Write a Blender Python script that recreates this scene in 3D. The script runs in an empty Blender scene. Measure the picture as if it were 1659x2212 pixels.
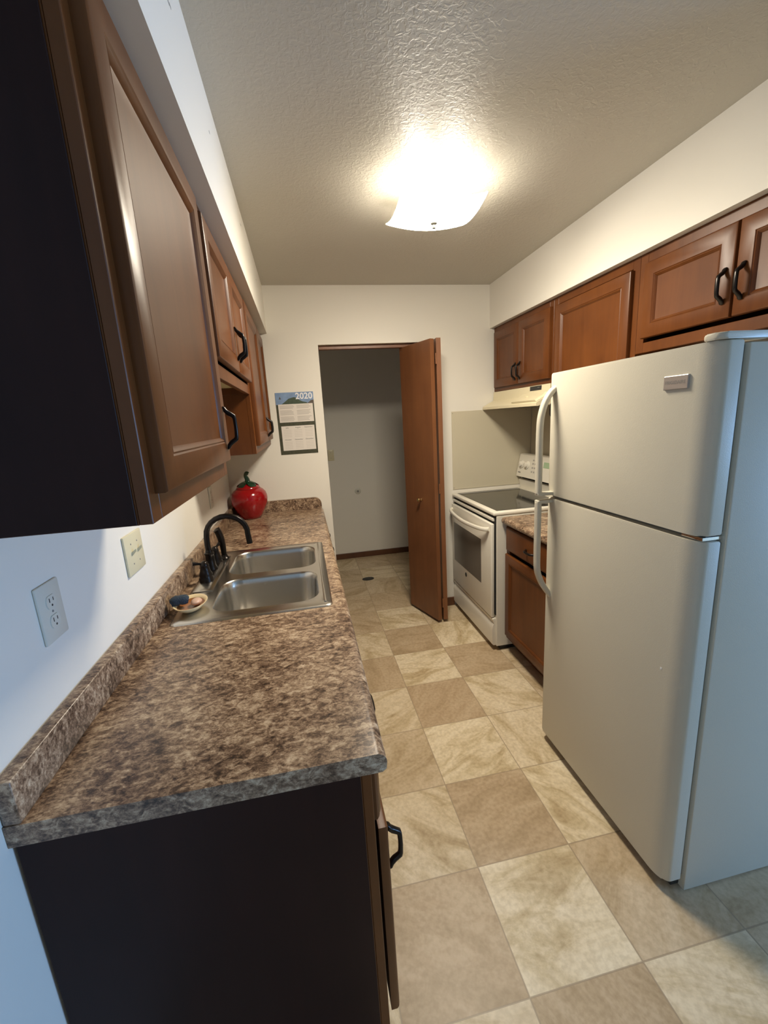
import bpy, bmesh, math, random
from mathutils import Vector, Matrix

SC = bpy.context.scene
COL = SC.collection
random.seed(7)

# ------------------------------------------------------------------ camera
YAW, PITCH, ROLL, FPX, CAMZ = 0.1770, 0.2178, -0.0587, 909.75, 1.5205
fw = Vector((math.sin(YAW) * math.cos(PITCH), math.cos(YAW) * math.cos(PITCH), -math.sin(PITCH)))
rt = Vector((math.cos(YAW), -math.sin(YAW), 0.0))
up = rt.cross(fw)
c_, s_ = math.cos(ROLL), math.sin(ROLL)
rt2 = c_ * rt + s_ * up
up2 = -s_ * rt + c_ * up
cam_d = bpy.data.cameras.new('camera')
cam_d.sensor_fit = 'HORIZONTAL'
cam_d.sensor_width = 36.0
cam_d.lens = 36.0 * FPX / 1659.0
cam_d.clip_start = 0.02
cam = bpy.data.objects.new('camera', cam_d)
COL.objects.link(cam)
M = Matrix((rt2, up2, -fw)).transposed().to_4x4()
M.translation = Vector((0, 0, CAMZ))
cam.matrix_world = M
SC.camera = cam

# ------------------------------------------------------------------ view, world, daylight
SC.view_settings.view_transform = 'Standard'
SC.view_settings.look = 'None'
SC.view_settings.gamma = 1.0
SC.view_settings.use_curve_mapping = False
SC.view_settings.exposure = 0.0
SC.cycles.use_denoising = True
SC.cycles.max_bounces = 10
SC.cycles.diffuse_bounces = 5
SC.cycles.glossy_bounces = 4
SC.cycles.sample_clamp_indirect = 6.0

world = bpy.data.worlds.new('world')
SC.world = world
world.use_nodes = True
bg = world.node_tree.nodes['Background']
bg.inputs['Color'].default_value = (0.45, 0.66, 1.0, 1)
bg.inputs['Strength'].default_value = 1.0

LAMP_RGB = (1.0, 0.90, 0.735)
LAMP_SHADE = 115.0        # emission of the glowing glass shade
LAMP_BULB = 2.5          # watts of each bulb
DAY_RGB = (0.29, 0.545, 1.0)
DAY_W = 290.0             # daylight through the window behind the camera

ld = bpy.data.lights.new('daylight', 'AREA')
ld.shape = 'RECTANGLE'; ld.size = 1.9; ld.size_y = 1.5
ld.color = DAY_RGB; ld.energy = DAY_W
lo = bpy.data.objects.new('daylight', ld)
COL.objects.link(lo)
lo.location = (6.35, -2.00, 1.12)
lo.rotation_euler = (math.radians(90), 0, math.radians(90))     # shines along -X

# ------------------------------------------------------------------ material helpers
def new_mat(name):
    m = bpy.data.materials.new(name); m.use_nodes = True
    nt = m.node_tree
    return m, nt, nt.nodes['Principled BSDF']

def N(nt, kind, **kw):
    n = nt.nodes.new(kind)
    for k, v in kw.items():
        setattr(n, k, v)
    return n

def plain(name, rgb, rough=0.5, metal=0.0, bump=0.0, bscale=80.0, spec=0.5, coat=0.0, var=0.0):
    m, nt, b = new_mat(name)
    b.inputs['Base Color'].default_value = (*rgb, 1)
    b.inputs['Roughness'].default_value = rough
    b.inputs['Metallic'].default_value = metal
    b.inputs['Specular IOR Level'].default_value = spec
    b.inputs['Coat Weight'].default_value = coat
    b.inputs['Coat Roughness'].default_value = 0.1
    tc = N(nt, 'ShaderNodeTexCoord')
    no = N(nt, 'ShaderNodeTexNoise'); no.inputs['Scale'].default_value = bscale
    no.inputs['Detail'].default_value = 4
    nt.links.new(tc.outputs['Object'], no.inputs['Vector'])
    if bump:
        bp = N(nt, 'ShaderNodeBump'); bp.inputs['Strength'].default_value = bump
        bp.inputs['Distance'].default_value = 0.004
        nt.links.new(no.outputs['Fac'], bp.inputs['Height'])
        nt.links.new(bp.outputs['Normal'], b.inputs['Normal'])
    if var:
        mx = N(nt, 'ShaderNodeMix', data_type='RGBA')
        mx.inputs[6].default_value = (*[c * (1 - var) for c in rgb], 1)
        mx.inputs[7].default_value = (*[min(1, c * (1 + var)) for c in rgb], 1)
        nt.links.new(no.outputs['Fac'], mx.inputs[0])
        nt.links.new(mx.outputs[2], b.inputs['Base Color'])
    return m

def ramp(nt, stops):
    r = N(nt, 'ShaderNodeValToRGB')
    el = r.color_ramp.elements
    while len(el) < len(stops):
        el.new(0.5)
    for e, (p, c) in zip(el, stops):
        e.position = p; e.color = (*c, 1)
    return r

def wood(name, light, dark, rough=0.33, scale=(17, 17, 1.7), coat=0.25, spec=0.5):
    m, nt, b = new_mat(name)
    tc = N(nt, 'ShaderNodeTexCoord')
    mp = N(nt, 'ShaderNodeMapping'); mp.inputs['Scale'].default_value = scale
    no = N(nt, 'ShaderNodeTexNoise'); no.inputs['Scale'].default_value = 1.0
    no.inputs['Detail'].default_value = 7; no.inputs['Roughness'].default_value = 0.62
    no.inputs['Distortion'].default_value = 0.6
    n2 = N(nt, 'ShaderNodeTexNoise'); n2.inputs['Scale'].default_value = 5.0
    n2.inputs['Detail'].default_value = 3
    nt.links.new(tc.outputs['Object'], mp.inputs['Vector'])
    nt.links.new(mp.outputs['Vector'], no.inputs['Vector'])
    nt.links.new(tc.outputs['Object'], n2.inputs['Vector'])
    ad = N(nt, 'ShaderNodeMath', operation='MULTIPLY_ADD')
    ad.inputs[1].default_value = 0.55; 
    ml = N(nt, 'ShaderNodeMath', operation='MULTIPLY'); ml.inputs[1].default_value = 0.5
    nt.links.new(n2.outputs['Fac'], ml.inputs[0])
    nt.links.new(no.outputs['Fac'], ad.inputs[0]); nt.links.new(ml.outputs[0], ad.inputs[2])
    r = ramp(nt, [(0.33, dark), (0.72, light)])
    nt.links.new(ad.outputs[0], r.inputs['Fac'])
    nt.links.new(r.outputs['Color'], b.inputs['Base Color'])
    b.inputs['Roughness'].default_value = rough
    b.inputs['Specular IOR Level'].default_value = spec
    b.inputs['Coat Weight'].default_value = coat
    b.inputs['Coat Roughness'].default_value = 0.28
    bp = N(nt, 'ShaderNodeBump'); bp.inputs['Strength'].default_value = 0.05
    bp.inputs['Distance'].default_value = 0.002
    nt.links.new(no.outputs['Fac'], bp.inputs['Height'])
    nt.links.new(bp.outputs['Normal'], b.inputs['Normal'])
    return m

def laminate(name):
    m, nt, b = new_mat(name)
    tc = N(nt, 'ShaderNodeTexCoord')
    mp = N(nt, 'ShaderNodeMapping'); mp.inputs['Scale'].default_value = (0.80, 1.20, 1.0)
    nt.links.new(tc.outputs['Object'], mp.inputs['Vector'])
    def noise(s, d, r, dist):
        n = N(nt, 'ShaderNodeTexNoise'); n.inputs['Scale'].default_value = s
        n.inputs['Detail'].default_value = d; n.inputs['Roughness'].default_value = r
        n.inputs['Distortion'].default_value = dist
        nt.links.new(mp.outputs['Vector'], n.inputs['Vector']); return n
    n1 = noise(9, 4, 0.6, 0.5); n2 = noise(48, 6, 0.70, 0.7); n3 = noise(135, 5, 0.75, 0.5)
    a = N(nt, 'ShaderNodeMath', operation='MULTIPLY'); a.inputs[1].default_value = 0.22
    c = N(nt, 'ShaderNodeMath', operation='MULTIPLY_ADD'); c.inputs[1].default_value = 0.45
    d = N(nt, 'ShaderNodeMath', operation='MULTIPLY_ADD'); d.inputs[1].default_value = 0.33
    nt.links.new(n1.outputs['Fac'], a.inputs[0])
    nt.links.new(n2.outputs['Fac'], c.inputs[0]); nt.links.new(a.outputs[0], c.inputs[2])
    nt.links.new(n3.outputs['Fac'], d.inputs[0]); nt.links.new(c.outputs[0], d.inputs[2])
    r = ramp(nt, [(0.40, (0.030, 0.017, 0.011)), (0.455, (0.115, 0.068, 0.042)), (0.50, (0.235, 0.152, 0.096)),
                  (0.54, (0.38, 0.27, 0.175)), (0.61, (0.60, 0.47, 0.33))])
    nt.links.new(d.outputs[0], r.inputs['Fac'])
    nt.links.new(r.outputs['Color'], b.inputs['Base Color'])
    b.inputs['Roughness'].default_value = 0.30
    bp = N(nt, 'ShaderNodeBump'); bp.inputs['Strength'].default_value = 0.06
    bp.inputs['Distance'].default_value = 0.002
    nt.links.new(n3.outputs['Fac'], bp.inputs['Height'])
    nt.links.new(bp.outputs['Normal'], b.inputs['Normal'])
    return m

def vinyl_tile(name):
    m, nt, b = new_mat(name)
    at = N(nt, 'ShaderNodeVertexColor'); at.layer_name = 'tile'
    sp = N(nt, 'ShaderNodeSeparateColor')
    nt.links.new(at.outputs['Color'], sp.inputs['Color'])
    tc = N(nt, 'ShaderNodeTexCoord')
    ang = N(nt, 'ShaderNodeMath', operation='MULTIPLY'); ang.inputs[1].default_value = 19.0
    nt.links.new(sp.outputs['Green'], ang.inputs[0])
    rot = N(nt, 'ShaderNodeVectorRotate', rotation_type='Z_AXIS')
    nt.links.new(tc.outputs['Object'], rot.inputs['Vector']); nt.links.new(ang.outputs[0], rot.inputs['Angle'])
    off = N(nt, 'ShaderNodeMath', operation='MULTIPLY'); off.inputs[1].default_value = 53.0
    nt.links.new(sp.outputs['Green'], off.inputs[0])
    cx = N(nt, 'ShaderNodeCombineXYZ'); nt.links.new(off.outputs[0], cx.inputs['Z'])
    va = N(nt, 'ShaderNodeVectorMath', operation='ADD')
    nt.links.new(rot.outputs['Vector'], va.inputs[0]); nt.links.new(cx.outputs[0], va.inputs[1])
    mp = N(nt, 'ShaderNodeMapping'); mp.inputs['Scale'].default_value = (3.6, 10.0, 1.0)
    nt.links.new(va.outputs[0], mp.inputs['Vector'])
    vein = N(nt, 'ShaderNodeTexNoise'); vein.inputs['Scale'].default_value = 1.0
    vein.inputs['Detail'].default_value = 8; vein.inputs['Roughness'].default_value = 0.63
    vein.inputs['Distortion'].default_value = 0.8
    nt.links.new(mp.outputs['Vector'], vein.inputs['Vector'])
    fine = N(nt, 'ShaderNodeTexNoise'); fine.inputs['Scale'].default_value = 70.0
    fine.inputs['Detail'].default_value = 5
    nt.links.new(va.outputs[0], fine.inputs['Vector'])
    rl = ramp(nt, [(0.32, (0.46, 0.34, 0.19)), (0.43, (0.62, 0.50, 0.31)), (0.53, (0.77, 0.65, 0.455)), (0.68, (0.83, 0.72, 0.53))])
    rd = ramp(nt, [(0.30, (0.40, 0.29, 0.170)), (0.50, (0.49, 0.36, 0.225)), (0.70, (0.57, 0.44, 0.29))])
    nt.links.new(vein.outputs['Fac'], rl.inputs['Fac']); nt.links.new(vein.outputs['Fac'], rd.inputs['Fac'])
    mx = N(nt, 'ShaderNodeMix', data_type='RGBA')
    nt.links.new(sp.outputs['Red'], mx.inputs[0])
    nt.links.new(rd.outputs['Color'], mx.inputs[6]); nt.links.new(rl.outputs['Color'], mx.inputs[7])
    fr = ramp(nt, [(0.34, (0.84, 0.82, 0.79)), (0.62, (1.0, 1.0, 1.0))])
    nt.links.new(fine.outputs['Fac'], fr.inputs['Fac'])
    m2 = N(nt, 'ShaderNodeMix', data_type='RGBA', blend_type='MULTIPLY'); m2.inputs[0].default_value = 1.0
    nt.links.new(mx.outputs[2], m2.inputs[6]); nt.links.new(fr.outputs['Color'], m2.inputs[7])
    m3 = N(nt, 'ShaderNodeMix', data_type='RGBA')
    nt.links.new(sp.outputs['Blue'], m3.inputs[0])
    nt.links.new(m2.outputs[2], m3.inputs[6]); m3.inputs[7].default_value = (0.33, 0.25, 0.165, 1)
    nt.links.new(m3.outputs[2], b.inputs['Base Color'])
    b.inputs['Roughness'].default_value = 0.42
    b.inputs['Specular IOR Level'].default_value = 0.4
    bp = N(nt, 'ShaderNodeBump'); bp.inputs['Strength'].default_value = 0.12
    bp.inputs['Distance'].default_value = 0.003
    nt.links.new(vein.outputs['Fac'], bp.inputs['Height'])
    nt.links.new(bp.outputs['Normal'], b.inputs['Normal'])
    return m

def ceiling_paint(name):
    m, nt, b = new_mat(name)
    tc = N(nt, 'ShaderNodeTexCoord')
    no = N(nt, 'ShaderNodeTexNoise'); no.inputs['Scale'].default_value = 70
    no.inputs['Detail'].default_value = 3; no.inputs['Distortion'].default_value = 0.8
    nt.links.new(tc.outputs['Object'], no.inputs['Vector'])
    rr = ramp(nt, [(0.42, (0, 0, 0)), (0.60, (1, 1, 1))])
    nt.links.new(no.outputs['Fac'], rr.inputs['Fac'])
    bp = N(nt, 'ShaderNodeBump'); bp.inputs['Strength'].default_value = 0.34
    bp.inputs['Distance'].default_value = 0.0016
    nt.links.new(rr.outputs['Color'], bp.inputs['Height'])
    nt.links.new(bp.outputs['Normal'], b.inputs['Normal'])
    b.inputs['Base Color'].default_value = (0.54, 0.51, 0.44, 1)
    b.inputs['Roughness'].default_value = 0.42
    b.inputs['Specular IOR Level'].default_value = 0.45
    return m

MAT = {}
MAT['wall'] = plain('wall_paint', (0.80, 0.765, 0.685), 0.55, bump=0.06, bscale=70, spec=0.35)
MAT['taupe'] = plain('unseen_wall_taupe', (0.26, 0.22, 0.18), 0.6, bump=0.05, bscale=70)  # unseen dining walls made dark to cut bounce light and reflections
MAT['ceiling'] = ceiling_paint('ceiling_paint')
MAT['floor'] = vinyl_tile('vinyl_tile')
MAT['cab'] = wood('stained_maple', (0.148, 0.048, 0.0112), (0.084, 0.025, 0.0060), 0.37, coat=0.0, spec=0.28)
MAT['endpanel'] = wood('dark_end_wood', (0.026, 0.0085, 0.006), (0.016, 0.0055, 0.004), 0.5, coat=0.0, spec=0.18)  # end panels are much darker than the cabinet fronts
MAT['cabin'] = plain('pale_cabinet_underside', (0.50, 0.40, 0.20), 0.6, var=0.1, bscale=12)
MAT['doorwood'] = wood('brown_door_wood', (0.215, 0.083, 0.030), (0.15, 0.055, 0.020), 0.45, coat=0.1)
MAT['basewood'] = wood('baseboard_wood', (0.14, 0.055, 0.022), (0.08, 0.03, 0.013), 0.45, coat=0.1)
MAT['lam'] = laminate('counter_laminate')
MAT['bronze'] = plain('black_bronze', (0.018, 0.014, 0.012), 0.28, metal=0.6, var=0.2, bscale=40)
MAT['fridge'] = plain('fridge_enamel', (0.60, 0.56, 0.455), 0.38, bump=0.10, bscale=420, spec=0.45)
MAT['gasket'] = plain('grey_gasket', (0.20, 0.20, 0.18), 0.7)
MAT['range'] = plain('white_enamel', (0.76, 0.72, 0.62), 0.22, spec=0.5)
MAT['rangeglass'] = plain('black_ceramic_glass', (0.035, 0.034, 0.030), 0.08, var=0.3, bscale=300)
MAT['ovenglass'] = plain('oven_window_glass', (0.17, 0.155, 0.13), 0.15)
MAT['dark'] = plain('dark_plastic', (0.02, 0.02, 0.02), 0.4)
MAT['blackgap'] = plain('black_shadow_gap', (0.01, 0.01, 0.01), 0.8)  # black standing in for the shade inside the stove gaps
MAT['almond'] = plain('almond_enamel', (0.74, 0.66, 0.45), 0.33)
MAT['ivory'] = plain('ivory_plastic', (0.68, 0.62, 0.42), 0.35)
MAT['whiteplate'] = plain('white_plastic', (0.66, 0.64, 0.55), 0.4)
MAT['splash'] = plain('splash_panel', (0.60, 0.545, 0.41), 0.3, var=0.03, bscale=200)
MAT['steel'] = plain('brushed_steel', (0.62, 0.595, 0.55), 0.25, metal=1.0, bump=0.03, bscale=180)
MAT['chrome'] = plain('chrome', (0.75, 0.73, 0.70), 0.12, metal=1.0)
MAT['brass'] = plain('brass', (0.70, 0.52, 0.25), 0.22, metal=1.0)
MAT['red'] = plain('red_glaze', (0.30, 0.0035, 0.007), 0.14, spec=0.5, coat=0.5, var=0.25, bscale=9)
MAT['green'] = plain('green_glaze', (0.008, 0.036, 0.017), 0.12, coat=0.6, var=0.4, bscale=30)
MAT['cream'] = plain('cream_ceramic', (0.78, 0.62, 0.36), 0.25)
MAT['brownglaze'] = plain('brown_glaze', (0.26, 0.10, 0.035), 0.2)
MAT['soap'] = plain('pink_soap', (0.62, 0.40, 0.29), 0.4)
MAT['sponge'] = plain('blue_sponge', (0.026, 0.040, 0.058), 0.9, bump=0.8, bscale=240, var=0.45)
MAT['paper'] = plain('white_paper', (0.74, 0.69, 0.63), 0.6)
MAT['ink'] = plain('grey_ink', (0.40, 0.37, 0.33), 0.7)
MAT['darkink'] = plain('dark_ink', (0.10, 0.10, 0.10), 0.7)
MAT['rock'] = plain('printed_rock', (0.055, 0.055, 0.030), 0.5, var=0.7, bscale=60)
MAT['sky'] = plain('printed_sky', (0.20, 0.30, 0.48), 0.5, var=0.35, bscale=22)
MAT['mountain'] = plain('printed_mountain', (0.05, 0.075, 0.045), 0.5, var=0.6, bscale=70)
MAT['mountain2'] = plain('printed_far_slope', (0.10, 0.075, 0.055), 0.5, var=0.4, bscale=70)
MAT['print'] = plain('printed_white', (0.80, 0.80, 0.82), 0.5)
MAT['silver'] = plain('silver_badge', (0.60, 0.57, 0.53), 0.3, metal=0.6)
MAT['finial'] = plain('aged_nickel', (0.05, 0.048, 0.04), 0.5, metal=0.0, spec=0.2)
MAT['drain'] = plain('dark_metal_grate', (0.06, 0.06, 0.055), 0.5, metal=0.5)
MAT['grey'] = plain('grey_print', (0.25, 0.24, 0.22), 0.5)
MAT['green_led'] = plain('green_display', (0.35, 0.48, 0.30), 0.3)
mg, ntg, bgp = new_mat('lamp_glass')
bgp.inputs['Base Color'].default_value = (0.85, 0.83, 0.78, 1)
bgp.inputs['Roughness'].default_value = 0.3
bgp.inputs['Emission Color'].default_value = (*LAMP_RGB, 1)
bgp.inputs['Emission Strength'].default_value = LAMP_SHADE
MAT['lampglass'] = mg
mb, ntb, bbp = new_mat('lamp_bulb_glass')
bbp.inputs['Emission Color'].default_value = (*LAMP_RGB, 1)
bbp.inputs['Emission Strength'].default_value = 14
MAT['bulb'] = mb
mp_, ntp, pbp = new_mat('window_glass')
pbp.inputs['Transmission Weight'].default_value = 1.0
pbp.inputs['Roughness'].default_value = 0.0
pbp.inputs['IOR'].default_value = 1.05
MAT['pane'] = mp_

# ------------------------------------------------------------------ mesh helpers
def obj(name, bm, mat, parent=None, smooth=None):
    bmesh.ops.recalc_face_normals(bm, faces=bm.faces)
    me = bpy.data.meshes.new(name)
    if parent is not None:
        L = ORIGIN[parent.name]
        bmesh.ops.translate(bm, verts=bm.verts, vec=-L)
    bm.to_mesh(me); bm.free()
    mats = mat if isinstance(mat, (list, tuple)) else [mat]
    for m in mats:
        me.materials.append(MAT[m] if isinstance(m, str) else m)
    o = bpy.data.objects.new(name, me)
    COL.objects.link(o)
    if parent is not None:
        o.parent = parent
        ORIGIN[o.name] = ORIGIN[parent.name]
    else:
        ORIGIN[o.name] = Vector((0, 0, 0))
    if smooth is not None:
        for p in me.polygons:
            p.use_smooth = True
        me.set_sharp_from_angle(angle=math.radians(smooth))
    return o

ORIGIN = {}

def thing(name, loc, label, cat, group=None, kind=None):
    e = bpy.data.objects.new(name, None)
    e.empty_display_size = 0.05
    COL.objects.link(e)
    e.location = loc
    ORIGIN[e.name] = Vector(loc)
    return tag(e, label, cat, group, kind)

def tag(o, label=None, cat=None, group=None, kind=None):
    if label: o['label'] = label
    if cat: o['category'] = cat
    if group: o['group'] = group
    if kind: o['kind'] = kind
    return o

def box(bm, x0, x1, y0, y1, z0, z1, bev=0.0, seg=2):
    r = bmesh.ops.create_cube(bm, size=1.0)
    vs = r['verts']
    for v in vs:
        v.co = Vector(((x0 + x1) / 2 + v.co.x * (x1 - x0), (y0 + y1) / 2 + v.co.y * (y1 - y0), (z0 + z1) / 2 + v.co.z * (z1 - z0)))
    if bev:
        es = list({e for v in vs for e in v.link_edges})
        bmesh.ops.bevel(bm, geom=es, offset=bev, segments=seg, affect='EDGES', profile=0.5)
    return bm

def B(x0, x1, y0, y1, z0, z1, bev=0.0, seg=2):
    return box(bmesh.new(), x0, x1, y0, y1, z0, z1, bev, seg)

def loft(bm, loops, cap0=True, cap1=True, close=True):
    rows = [[bm.verts.new(p) for p in lp] for lp in loops]
    n = len(rows[0])
    for a, b in zip(rows, rows[1:]):
        for i in range(n if close else n - 1):
            j = (i + 1) % n
            bm.faces.new((a[i], a[j], b[j], b[i]))
    if cap0: bm.faces.new(rows[0])
    if cap1: bm.faces.new(rows[-1])
    return rows

def lathe(bm, center, prof, n=40, axis='Z', mod=None):
    """prof: list of (radius, height)."""
    loops = []
    for r, h in prof:
        lp = []
        for i in range(n):
            a = 2 * math.pi * i / n
            k = mod(a, h) if mod else 1.0
            x, y = max(r, 1e-4) * k * math.cos(a), max(r, 1e-4) * k * math.sin(a)
            if axis == 'Z': p = Vector((x, y, h))
            elif axis == 'X': p = Vector((h, x, y))
            else: p = Vector((x, h, y))
            lp.append(Vector(center) + p)
        loops.append(lp)
    loft(bm, loops)
    return bm

def sweep(bm, pts, rads, n=12, side=None):
    """tube through pts; rads: list of (r_side, r_normal)."""
    pts = [Vector(p) for p in pts]
    loops = []
    for i, p in enumerate(pts):
        if i == 0: t = pts[1] - pts[0]
        elif i == len(pts) - 1: t = pts[-1] - pts[-2]
        else: t = (pts[i + 1] - p).normalized() + (p - pts[i - 1]).normalized()
        t.normalize()
        s = Vector(side) if side else Vector((0, 1, 0))
        s = (s - t * s.dot(t)).normalized()
        u = t.cross(s)
        ra, rb = rads[i] if isinstance(rads, list) else rads
        lp = []
        for k in range(n):
            a = 2 * math.pi * (k + 0.5) / n
            ca, sa = math.cos(a), math.sin(a)
            q = 0.7
            lp.append(p + s * ra * math.copysign(abs(ca) ** q, ca) + u * rb * math.copysign(abs(sa) ** q, sa))
        loops.append(lp)
    loft(bm, loops)
    return bm

def smooth_path(ctrl, n=8):
    """Catmull-Rom through the control points."""
    P = [Vector(c) for c in ctrl]
    P = [P[0] * 2 - P[1]] + P + [P[-1] * 2 - P[-2]]
    out = []
    for i in range(1, len(P) - 2):
        for k in range(n):
            t = k / n
            a, b, c, d = P[i - 1], P[i], P[i + 1], P[i + 2]
            out.append(0.5 * ((2 * b) + (c - a) * t + (2 * a - 5 * b + 4 * c - d) * t * t + (3 * b - a - 3 * c + d) * t ** 3))
    out.append(P[-2])
    return out

def rrect(x0, x1, y0, y1, r, z, n=6):
    pts = []
    for cx, cy, a0 in ((x1 - r, y1 - r, 0), (x0 + r, y1 - r, 90), (x0 + r, y0 + r, 180), (x1 - r, y0 + r, 270)):
        for k in range(n + 1):
            a = math.radians(a0 + 90 * k / n)
            pts.append(Vector((cx + r * math.cos(a), cy + r * math.sin(a), z)))
    return pts

def prism(bm, poly, z0, z1, bev=0.0):
    a = [bm.verts.new((x, y, z0)) for x, y in poly]
    b = [bm.verts.new((x, y, z1)) for x, y in poly]
    n = len(poly)
    for i in range(n):
        bm.faces.new((a[i], a[(i + 1) % n], b[(i + 1) % n], b[i]))
    f0 = bm.faces.new(a); f1 = bm.faces.new(b)
    if bev:
        es = list(f0.edges) + list(f1.edges)
        bmesh.ops.bevel(bm, geom=es, offset=bev, segments=2, affect='EDGES', profile=0.5)
    return bm

def text_mesh(body, size, thick=0.0, bold=0.0):
    cu = bpy.data.curves.new('txt', 'FONT')
    cu.body = body; cu.size = size; cu.extrude = thick
    cu.align_x = 'CENTER'; cu.align_y = 'CENTER'
    cu.resolution_u = 3; cu.offset = bold
    t = bpy.data.objects.new('txt', cu)
    COL.objects.link(t)
    dg = bpy.context.evaluated_depsgraph_get()
    me = bpy.data.meshes.new_from_object(t.evaluated_get(dg))
    bm = bmesh.new(); bm.from_mesh(me)
    bpy.data.objects.remove(t); bpy.data.curves.remove(cu); bpy.data.meshes.remove(me)
    return bm

def place(bm, right, upv, org):
    r = Vector(right).normalized(); u = Vector(upv).normalized(); n = r.cross(u)
    m = Matrix((r, u, n)).transposed().to_4x4(); m.translation = Vector(org)
    bmesh.ops.transform(bm, matrix=m, verts=bm.verts)
    return bm

# ------------------------------------------------------------------ room dimensions
XL, XR = -0.535, 1.75
YB, YP = 3.065, 4.56          # kitchen back wall, pantry back wall
ZC, ZS = 2.407, 2.115         # ceiling, soffit underside
YR = -3.40                    # wall behind the camera
DX0, DX1, DZ = 0.160, 0.985, 2.035   # pantry opening

# floor: tiled sheet vinyl, tone of each tile as in the photograph
T, TX, TY = 0.343, 0.4485, 0.7406
tones = {(0, -1): .12, (0, 0): 1, (0, 1): .05, (0, 2): 1, (0, 3): 0, (0, 4): .95, (0, 5): .1, (0, 6): .85, (0, 7): .15, (0, 8): .3, (0, 9): .75,
         (-1, -1): .75, (-1, 0): .05, (-1, 1): .72, (-1, 2): .35, (-1, 3): .65, (-1, 4): .05, (-1, 5): .7, (-1, 6): .2, (-1, 7): .2, (-1, 8): .25,
         (1, -1): .85, (1, 0): .3, (1, 1): 1, (1, 2): .85, (1, 3): .85, (1, 4): .1, (1, 5): .95, (1, 6): .5, (1, 7): .3,
         (2, -1): .3, (2, 0): .25, (2, 1): .4, (2, 2): .5, (2, 3): .4, (2, 4): .45, (2, 5): .6}
bm = bmesh.new()
lay = bm.loops.layers.float_color.new('tile')
def quad(x0, x1, y0, y1, col):
    f = bm.faces.new([bm.verts.new((x, y, 0)) for x, y in ((x0, y0), (x1, y0), (x1, y1), (x0, y1))])
    for l in f.loops: l[lay] = (*col, 1)
G = 0.0022
for i in range(-4, 18):
    for j in range(-13, 12):
        x0, y0 = TX + i * T, TY + j * T
        x1, y1 = x0 + T, y0 + T
        tone = tones.get((i, j), random.choice((0.05, 0.3, 0.7, 0.95)))
        sd = random.random()
        quad(x0 + G, x1 - G, y0 + G, y1 - G, (tone, sd, 0))
        for q in ((x0, x0 + G, y0, y1), (x1 - G, x1, y0, y1), (x0 + G, x1 - G, y0, y0 + G), (x0 + G, x1 - G, y1 - G, y1)):
            quad(*q, (tone, sd, 0.75))
bmesh.ops.remove_doubles(bm, verts=bm.verts, dist=0.0002)
tag(obj('floor', bm, 'floor'), 'tan and cream stone pattern vinyl tile floor', 'floor', kind='structure')

S = dict(kind='structure')
tag(obj('ceiling', B(-0.80, 6.50, YR - .1, YP + .1, ZC, ZC + .1), 'ceiling'), 'textured off white ceiling around the glowing lamp', 'ceiling', **S)
tag(obj('wall_left', B(XL - .1, XL, YR, YB + .001, 0, ZC), 'wall'), 'off white wall behind the left counter', 'wall', **S)
bm = bmesh.new()
box(bm, XL - .1, DX0, YB, YB + .12, 0, ZC); box(bm, DX1, XR + .1, YB, YB + .12, 0, ZC); box(bm, DX0, DX1, YB, YB + .12, DZ, ZC)
tag(obj('wall_back', bm, 'wall'), 'off white end wall with the pantry opening and calendar', 'wall', **S)
tag(obj('wall_right', B(XR, XR + .1, 0.80, YB, 0, ZC), 'wall'), 'off white wall behind the stove and refrigerator', 'wall', **S)
tag(obj('wall_pantry_back', B(-0.70, 1.95, YP, YP + .1, 0, ZC), 'wall'), 'shaded grey wall at the back of the pantry', 'wall', **S)
tag(obj('wall_pantry_left', B(-0.80, -0.70, YB + .12, YP, 0, ZC), 'wall'), 'pantry side wall on the left', 'wall', **S)
tag(obj('wall_pantry_right', B(1.95, 2.05, YB + .12, YP, 0, ZC), 'wall'), 'pantry side wall on the right', 'wall', **S)
# dining area behind the camera, with the window the daylight comes through
WY0, WY1, WZ0, WZ1 = -3.00, -1.00, 0.30, 1.95
bm = bmesh.new()
box(bm, 6.40, 6.50, YR, WY0, 0, ZC); box(bm, 6.40, 6.50, WY1, 0.80, 0, ZC)
box(bm, 6.40, 6.50, WY0, WY1, 0, WZ0); box(bm, 6.40, 6.50, WY0, WY1, WZ1, ZC)
tag(obj('wall_dining', bm, 'taupe'), 'dining area side wall with the window, out of view', 'wall', **S)
tag(obj('wall_rear', B(XL - .1, 6.50, YR - .1, YR, 0, ZC), 'taupe'), 'wall behind the camera', 'wall', **S)
tag(obj('wall_dining_return', B(XR + .1, 6.50, 0.80, 0.90, 0, ZC), 'taupe'), 'short return wall beside the refrigerator, out of view', 'wall', **S)
wi = thing('window_1', (6.45, -2.00, WZ0), 'dining window behind the camera that lets in daylight', 'window', **S)
bm = bmesh.new()
for q in ((WY0, WY0 + .05, WZ0, WZ1), (WY1 - .05, WY1, WZ0, WZ1), (WY0, WY1, WZ0, WZ0 + .05), (WY0, WY1, WZ1 - .05, WZ1), (-2.025, -1.975, WZ0, WZ1)):
    box(bm, 6.43, 6.48, q[0], q[1], q[2], q[3])
obj('window_frame', bm, 'whiteplate', wi)
obj('pane', B(6.452, 6.458, WY0 + .05, WY1 - .05, WZ0 + .05, WZ1 - .05), 'pane', wi)

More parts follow.
